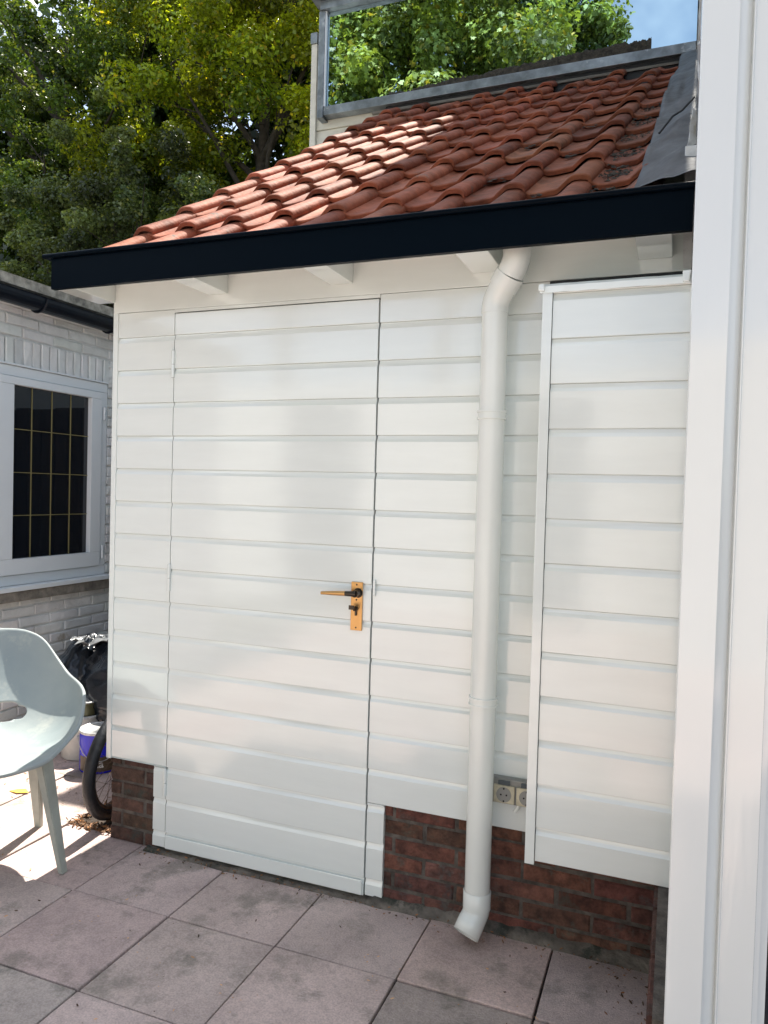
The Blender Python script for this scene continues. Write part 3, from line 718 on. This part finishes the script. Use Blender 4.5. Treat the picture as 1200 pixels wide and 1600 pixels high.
e = thing('tin', 'small olive tin standing on top of the white bucket', 'tin', (BX + .03, BY - .02, .226))
q = MB(); q.lathe([(0, .2265), (.062, .2265), (.063, .232), (.063, .292)], (BX + .03, BY - .02, 0), 32); q.build('body', M['olive'], e)
q = MB(); q.lathe([(.0645, .291), (.0655, .298), (.060, .299), (.057, .294), (0, .294)], (BX + .03, BY - .02, 0), 32); q.build('lid', M['tinwhite'], e)

# bicycle wheel
wh = thing('bicycle_wheel', 'small bicycle wheel with black tyre leaning behind the shed corner', 'bicycle wheel', (-.075, .20, 0))
R_ = .222; wc = Vector((-.082, .18, .247)); th = math.radians(97); tilt = math.radians(5)
wm = Matrix.Translation(wc) @ Matrix.Rotation(th, 4, 'Z') @ Matrix.Rotation(tilt, 4, 'X')
def torus(mb_, R1, r1, n=64, m_=12, sx=1.0):
    vs = []; fs = []
    for i in range(n):
        a = 2 * math.pi * i / n
        for k in range(m_):
            b = 2 * math.pi * k / m_; rr = R1 + r1 * math.cos(b); vs.append(wm @ Vector((rr * math.cos(a), r1 * sx * math.sin(b), rr * math.sin(a))))
    for i in range(n):
        for k in range(m_): fs.append((i * m_ + k, ((i + 1) % n) * m_ + k, ((i + 1) % n) * m_ + (k + 1) % m_, i * m_ + (k + 1) % m_))
    mb_.add(vs, fs, smooth=True); return mb_
torus(MB(), R_, .025).build('tyre', M['rubber'], wh)
torus(MB(), R_ - .027, .009, sx=1.3).build('rim', M['rim'], wh)
MB().tube([wm @ Vector((0, -.035, 0)), wm @ Vector((0, .035, 0))], .018, 14).build('hub', M['rim'], wh)
q = MB()
for k in range(28):
    a = 2 * math.pi * k / 28; b = a + (.9 if k % 4 < 2 else -.9); sd_ = .028 if k % 2 else -.028
    q.tube([wm @ Vector(((R_ - .03) * math.cos(a), 0, (R_ - .03) * math.sin(a))), wm @ Vector((.018 * math.cos(b), sd_, .018 * math.sin(b)))], .0013, 5, caps=False)
q.build('spokes', M['rim'], wh)

# ---------------------------------------------------------------- the chair
ch = thing('shell_chair', 'faded grey plastic shell armchair standing on the patio at the left edge', 'chair', (-.25, -.33, 0))
CF = Vector((.80, -.60, 0)).normalized(); CL = Vector((-CF.y, CF.x, 0)); CO = Vector((-.235, -.335, 0))
def cw(f, l, z): return CO + CF * f + CL * l + Vector((0, 0, z))
def interp(tab, a):
    for (p, q_) in zip(tab, tab[1:]):
        if p[0] <= a <= q_[0]:
            t = (a - p[0]) / (q_[0] - p[0]); t = t * t * (3 - 2 * t)
            return [u_ + (v_ - u_) * t for u_, v_ in zip(p[1:], q_[1:])]
    return tab[-1][1:]
# angle from the front (deg): rim radius, rim height
rimt = [(0, .245, -.025), (30, .285, .0), (55, .315, .09), (75, .305, .18), (96, .298, .205), (113, .292, .222), (124, .292, .275), (139, .292, .36), (155, .285, .385), (180, .275, .39)]
NA, NR = 180, 44
def rimat(a):
    tot = [0, 0]; ws = 0
    for d in range(-18, 19, 2):
        b = (a + d) % 360; b = b if b <= 180 else 360 - b
        wg = math.exp(-(d / 7.5) ** 2); v = interp(rimt, b); tot[0] += v[0] * wg; tot[1] += v[1] * wg; ws += wg
    return tot[0] / ws, tot[1] / ws
vs = []
for i in range(NA):
    a = 360 * i / NA; aa = a if a <= 180 else 360 - a; rr, rh = rimat(a)
    for j in range(NR + 1):
        t = j / NR; ra = math.radians(a)
        kk = min(1, max(0, (rh + .02) / .14)); kk = kk * kk * (3 - 2 * kk)
        rad = rr * (1 - (1 - t) ** (1.2 + .35 * kk))
        hgt = rh * max(0, (t - .12) / .88) ** (1.6 + .5 * kk)
        lean = .10 * (hgt / .4)
        f = rad * math.cos(ra) * (.96 + .04 * math.cos(ra)) - lean * max(0, -math.cos(ra)); l = rad * math.sin(ra) * 1.02
        vs.append(cw(f, l, .432 + hgt - .018 * (1 - t) ** 2))
def hole(i, j):
    a = 360 * (i + .5) / NA; t = (j + .5) / NR
    return ((a - 178) / 36) ** 2 + ((t - .535) / .06) ** 2 < 1
fs = []
for i in range(NA):
    i2 = (i + 1) % NA
    for j in range(NR):
        if hole(i, j): continue
        if j == 0: fs.append((i * (NR + 1), i2 * (NR + 1) + 1, i * (NR + 1) + 1))
        else: fs.append((i * (NR + 1) + j, i2 * (NR + 1) + j, i2 * (NR + 1) + j + 1, i * (NR + 1) + j + 1))
cs = MB(); cs.add(vs, fs, smooth=True)
co = cs.build('shell', M['chair'], ch)
bm = bmesh.new(); bm.from_mesh(co.data); bmesh.ops.remove_doubles(bm, verts=bm.verts[:], dist=.0006)
for _ in range(14):
    bv = [v for v in bm.verts if v.is_boundary and (v.co - Vector((-.235, -.335, .5))).length < .33 and v.co.z < .62 and v.co.y > -.335 and ((v.co - CO).dot(CF) < -.05)]
    bmesh.ops.smooth_vert(bm, verts=bv, factor=.5, use_axis_x=True, use_axis_y=True, use_axis_z=True)
bmesh.ops.recalc_face_normals(bm, faces=bm.faces[:]); bm.to_mesh(co.data); bm.free()
sm_ = co.modifiers.new('thickness', 'SOLIDIFY'); sm_.thickness = .014; sm_.offset = 0
bv_ = co.modifiers.new('soft', 'SUBSURF'); bv_.levels = 1; bv_.render_levels = 1
for (tf, tl, bf, bl) in ((.13, .15, .195, .215), (-.13, .15, -.245, .19), (.13, -.15, .195, -.215), (-.13, -.15, -.245, -.19)):
    q = MB(); vs = []
    for (f, l, z, wd, tk) in ((tf, tl, .425, .030, .018), (bf, bl, .0, .014, .011)):
        c = cw(f, l, z); d1 = CF; d2 = CL
        if True:
            a_ = (d1 * (1 if tf > 0 else -1) + d2 * (.9 if tl > 0 else -.9)).normalized(); s_a = a_.cross(Vector((0, 0, 1)))
        vs += [c + s_a * wd + a_ * tk, c - s_a * wd + a_ * tk, c - s_a * wd - a_ * tk, c + s_a * wd - a_ * tk]
    bm = bmesh.new(); V_ = [bm.verts.new(v) for v in vs]
    for f in ((0, 1, 2, 3), (4, 7, 6, 5), (0, 4, 5, 1), (1, 5, 6, 2), (2, 6, 7, 3), (3, 7, 4, 0)): bm.faces.new([V_[k] for k in f])
    bmesh.ops.recalc_face_normals(bm, faces=bm.faces[:]); bmesh.ops.bevel(bm, geom=bm.edges[:], offset=.003, segments=2, affect='EDGES')
    bm.verts.index_update(); q.add([v.co for v in bm.verts], [[v.index for v in f.verts] for f in bm.faces]); bm.free()
    q.build('leg', M['chairleg'], ch)
q = MB()
for s in (1, -1): q.tube([cw(.13 * s, .16, .416), cw(.13 * s, -.16, .416)], .011, 8)
q.build('seat_frame', M['chairleg'], ch)

# ---------------------------------------------------------------- trees
def leafmesh(name, C_, Rr, n, size, cols_, matl, seed, parent, nclump=90, clump=.32, shape='leaf', droop=.3, squash=1, zmin=None):
    rg_ = np.random.default_rng(seed); C_ = np.array(C_); Rr = np.array(Rr)
    u = rg_.normal(size=(nclump, 3)); u /= np.linalg.norm(u, axis=1)[:, None]
    rad = rg_.uniform(.35, 1.0, nclump) ** .6
    cc = C_ + u * rad[:, None] * Rr * (1 + .18 * rg_.normal(size=(nclump, 1)))
    cs_ = rg_.uniform(.6, 1.35, nclump) * clump; ct = rg_.uniform(.38, 1.5, nclump); hue = rg_.uniform(0, 1, nclump)
    k = rg_.integers(0, nclump, n)
    d = rg_.normal(size=(n, 3)); d /= np.linalg.norm(d, axis=1)[:, None]
    ax = rg_.uniform(.45, 1.45, (nclump, 3)) * np.array([1, 1, .7])
    p = cc[k] + d * (cs_[k] * rg_.uniform(.1, 1, n) ** .5)[:, None] * ax[k]
    if zmin is not None: ok = p[:, 2] > zmin; p = p[ok]; k = k[ok]; d = d[ok]; n = len(p)
    nrm = d * .7 + rg_.normal(size=(n, 3)) * .55 + np.array([0, 0, .6]); nrm /= np.linalg.norm(nrm, axis=1)[:, None]
    t = rg_.normal(size=(n, 3)); t -= (t * nrm).sum(1)[:, None] * nrm; t /= np.linalg.norm(t, axis=1)[:, None]; b = np.cross(nrm, t)
    s = size * rg_.uniform(.45, 1.45, n)
    if shape == 'leaf': sh = [(-1, 0, 0), (-.25, -.55, .12), (.55, -.42, .05), (1, 0, -.2), (.55, .42, .05), (-.25, .55, .12)]
    elif shape == 'maple': sh = [(-.8, 0, 0), (-.5, -.75, -.1), (.05, -.35, .1), (.35, -.85, -.1), (.45, -.25, .05), (1, 0, -.15), (.45, .25, .05), (.35, .85, -.1), (.05, .35, .1), (-.5, .75, -.1)]
    else: sh = [(-1, -.12, 0), (1, 0, -.15), (-1, .12, 0)]
    if shape == 'quad': sh = [(-1, 0, 0), (0, -.6, .14), (1, 0, -.12), (.05, .6, .14)]
    m = len(sh)
    V = np.empty((n, m, 3))
    for i, (a, bb, c) in enumerate(sh): V[:, i] = p + s[:, None] * (t * a + b * bb + nrm * c)
    me = bpy.data.meshes.new(name); me.vertices.add(n * m); me.vertices.foreach_set('co', V.reshape(-1))
    me.loops.add(n * m); me.loops.foreach_set('vertex_index', np.arange(n * m)); me.polygons.add(n)
    me.polygons.foreach_set('loop_start', np.arange(n) * m); me.polygons.foreach_set('loop_total', np.full(n, m)); me.update()
    c0, c1 = np.array(cols_[0]), np.array(cols_[1])
    hh = np.clip(hue[k] * .6 + rg_.uniform(0, .4, n), 0, 1)[:, None]; colr = (c0 + (c1 - c0) * hh) * (ct[k] * rg_.uniform(.5, 1.5, n))[:, None]  # wide random tone spread darkens leaves to imitate shaded gaps in the crown
    if len(cols_) > 2:
        y_ = rg_.random(n) < .04; colr[y_] = cols_[2]
    A = np.ones((n, m, 4)); A[:, :, :3] = colr[:, None, :]
    at = me.color_attributes.new('tint', 'FLOAT_COLOR', 'POINT'); at.data.foreach_set('color', A.reshape(-1))
    me.materials.append(matl)
    o = bpy.data.objects.new('crown', me); COL.objects.link(o); o.parent = parent; o.matrix_parent_inverse = Matrix.Translation(-absloc(parent)); return o
def tree(name, label, base, C_, Rr, n, size, cols_, matl, seed, nclump=90, clump=.5, shape='leaf', group=None, nb=14):
    e = thing(name, label, 'tree', base, group); rr = random.Random(seed)
    tb = MB(); b = Vector(base); c = Vector(C_)
    path = [b + (c - b) * t + Vector((rr.uniform(-.12, .12), rr.uniform(-.12, .12), 0)) * (t > 0) for t in (0, .25, .5, .75, 1.0, 1.3)]
    r0 = .03 * Rr[2] + .08
    tb.tube(path, [r0, r0 * .8, r0 * .65, r0 * .5, r0 * .33, r0 * .12], 10)
    for k in range(nb):
        t = rr.uniform(.35, 1.1); s = b + (c - b) * t; a = rr.uniform(0, 6.28); L_ = rr.uniform(.5, .95)
        en = s + Vector((math.cos(a) * Rr[0] * L_, math.sin(a) * Rr[1] * L_, rr.uniform(.2, .75) * Rr[2]))
        md = (s + en) / 2 + Vector((rr.uniform(-.2, .2), rr.uniform(-.2, .2), .12))
        tb.tube([s, md, en], [r0 * .28, r0 * .16, .01], 6)
        for _ in range(3):
            q_ = md + (en - md) * rr.random(); tb.tube([q_, q_ + Vector((rr.uniform(-.6, .6), rr.uniform(-.6, .6), rr.uniform(0, .7)))], [.014, .004], 5)
    tb.build('trunk', M['bark'], e)
    leafmesh(name, C_, Rr, n, size, cols_, matl, seed, e, nclump, clump, shape)
    return e
GB = ((.07, .15, .012), (.46, .52, .03), (.6, .5, .05))
GD = ((.04, .09, .02), (.14, .20, .04), (.3, .32, .06))
tree('broadleaf_tree', 'yellow-green sunlit broadleaf tree just left of the zinc framed window', (-4.2, 8.2, 0), (-4.3, 8.2, 7.6), (2.9, 1.1, 4.4), 120000, .038, GB, M['leaf'], 11, 190, .42, 'quad', nb=26)
tree('broadleaf_tree', 'dark green broadleaf tree filling the upper left corner behind the outbuilding', (-8.6, 8.4, 0), (-8.6, 8.4, 7.4), (3.0, 1.2, 4.6), 110000, .036, GD, M['leaf'], 12, 180, .42, 'quad')
tree('shrub_tree', 'grey-green bushy tree low behind the left end of the navy fascia', (-6.3, 7.0, 0), (-6.3, 7.2, 4.6), (2.4, .9, 2.4), 80000, .030, ((.05, .09, .03), (.26, .32, .14), (.3, .32, .14)), M['leaf'], 13, 130, .34, 'quad')
tree('broadleaf_tree', 'dark backdrop tree with shade put into its leaf colour, behind the other trees at the left', (-6.4, 12.0, 0), (-8.5, 13.0, 8.0), (9.5, 1.4, 7.5), 130000, .13, ((.02, .045, .012), (.06, .10, .02)), M['leaf'], 14, 620, 1.15, 'quad')  # dark leaf colours stand in for shaded depth behind the front crowns
# trees behind the camera, seen mirrored in the upper window
def mir(x, yv): return x, 2 * 2.625 - yv
GM = ((.13, .20, .04), (.30, .36, .09), (.5, .42, .08))
tree('maple_tree', 'pale green maple with large leaves mirrored in the upper window', (-3.4, -7.6, 0), (-3.5, -7.6, 9.3), (3.3, 2.3, 3.4), 80000, .062, GM, M['leaf2'], 21, 150, .7, 'maple')
tree('conifer_tree', 'dark feathery conifer mirrored in the middle of the upper window', (-1.5, -9.6, 0), (-1.5, -9.6, 11.0), (1.3, 1.4, 5.0), 42000, .13, ((.035, .09, .03), (.10, .19, .05)), M['needle'], 22, 160, .5, 'needle')
tree('broadleaf_tree', 'light green tree mirrored at the right of the upper window', (-.3, -10.5, 0), (-.45, -10.5, 10.2), (1.0, 1.3, 3.4), 30000, .065, ((.12, .2, .05), (.26, .33, .09)), M['leaf2'], 23, 110, .5)

# unseen white wall added behind the viewpoint for gloss reflections and fill light
gw = thing('reflector_wall', 'unseen white wall with dark panels, added for soft reflections in the glossy boards', 'reflector wall', (0, -6.2, 0))
MB().box(-5, -2.6, -6.4, -6.2, 0, 2.5).box(-1.6, .4, -6.4, -6.2, 0, 2.5).box(1.2, 3.4, -6.4, -6.2, 0, 2.5).box(-5, 3.4, -6.4, -6.2, 2.501, 2.75).build('wall', M['wbrick'], gw)
MB().box(-2.6, -1.6, -6.36, -6.32, 0, 2.5).box(.4, 1.2, -6.36, -6.32, 0, 2.5).build('dark_panels', M['darkwood'], gw)
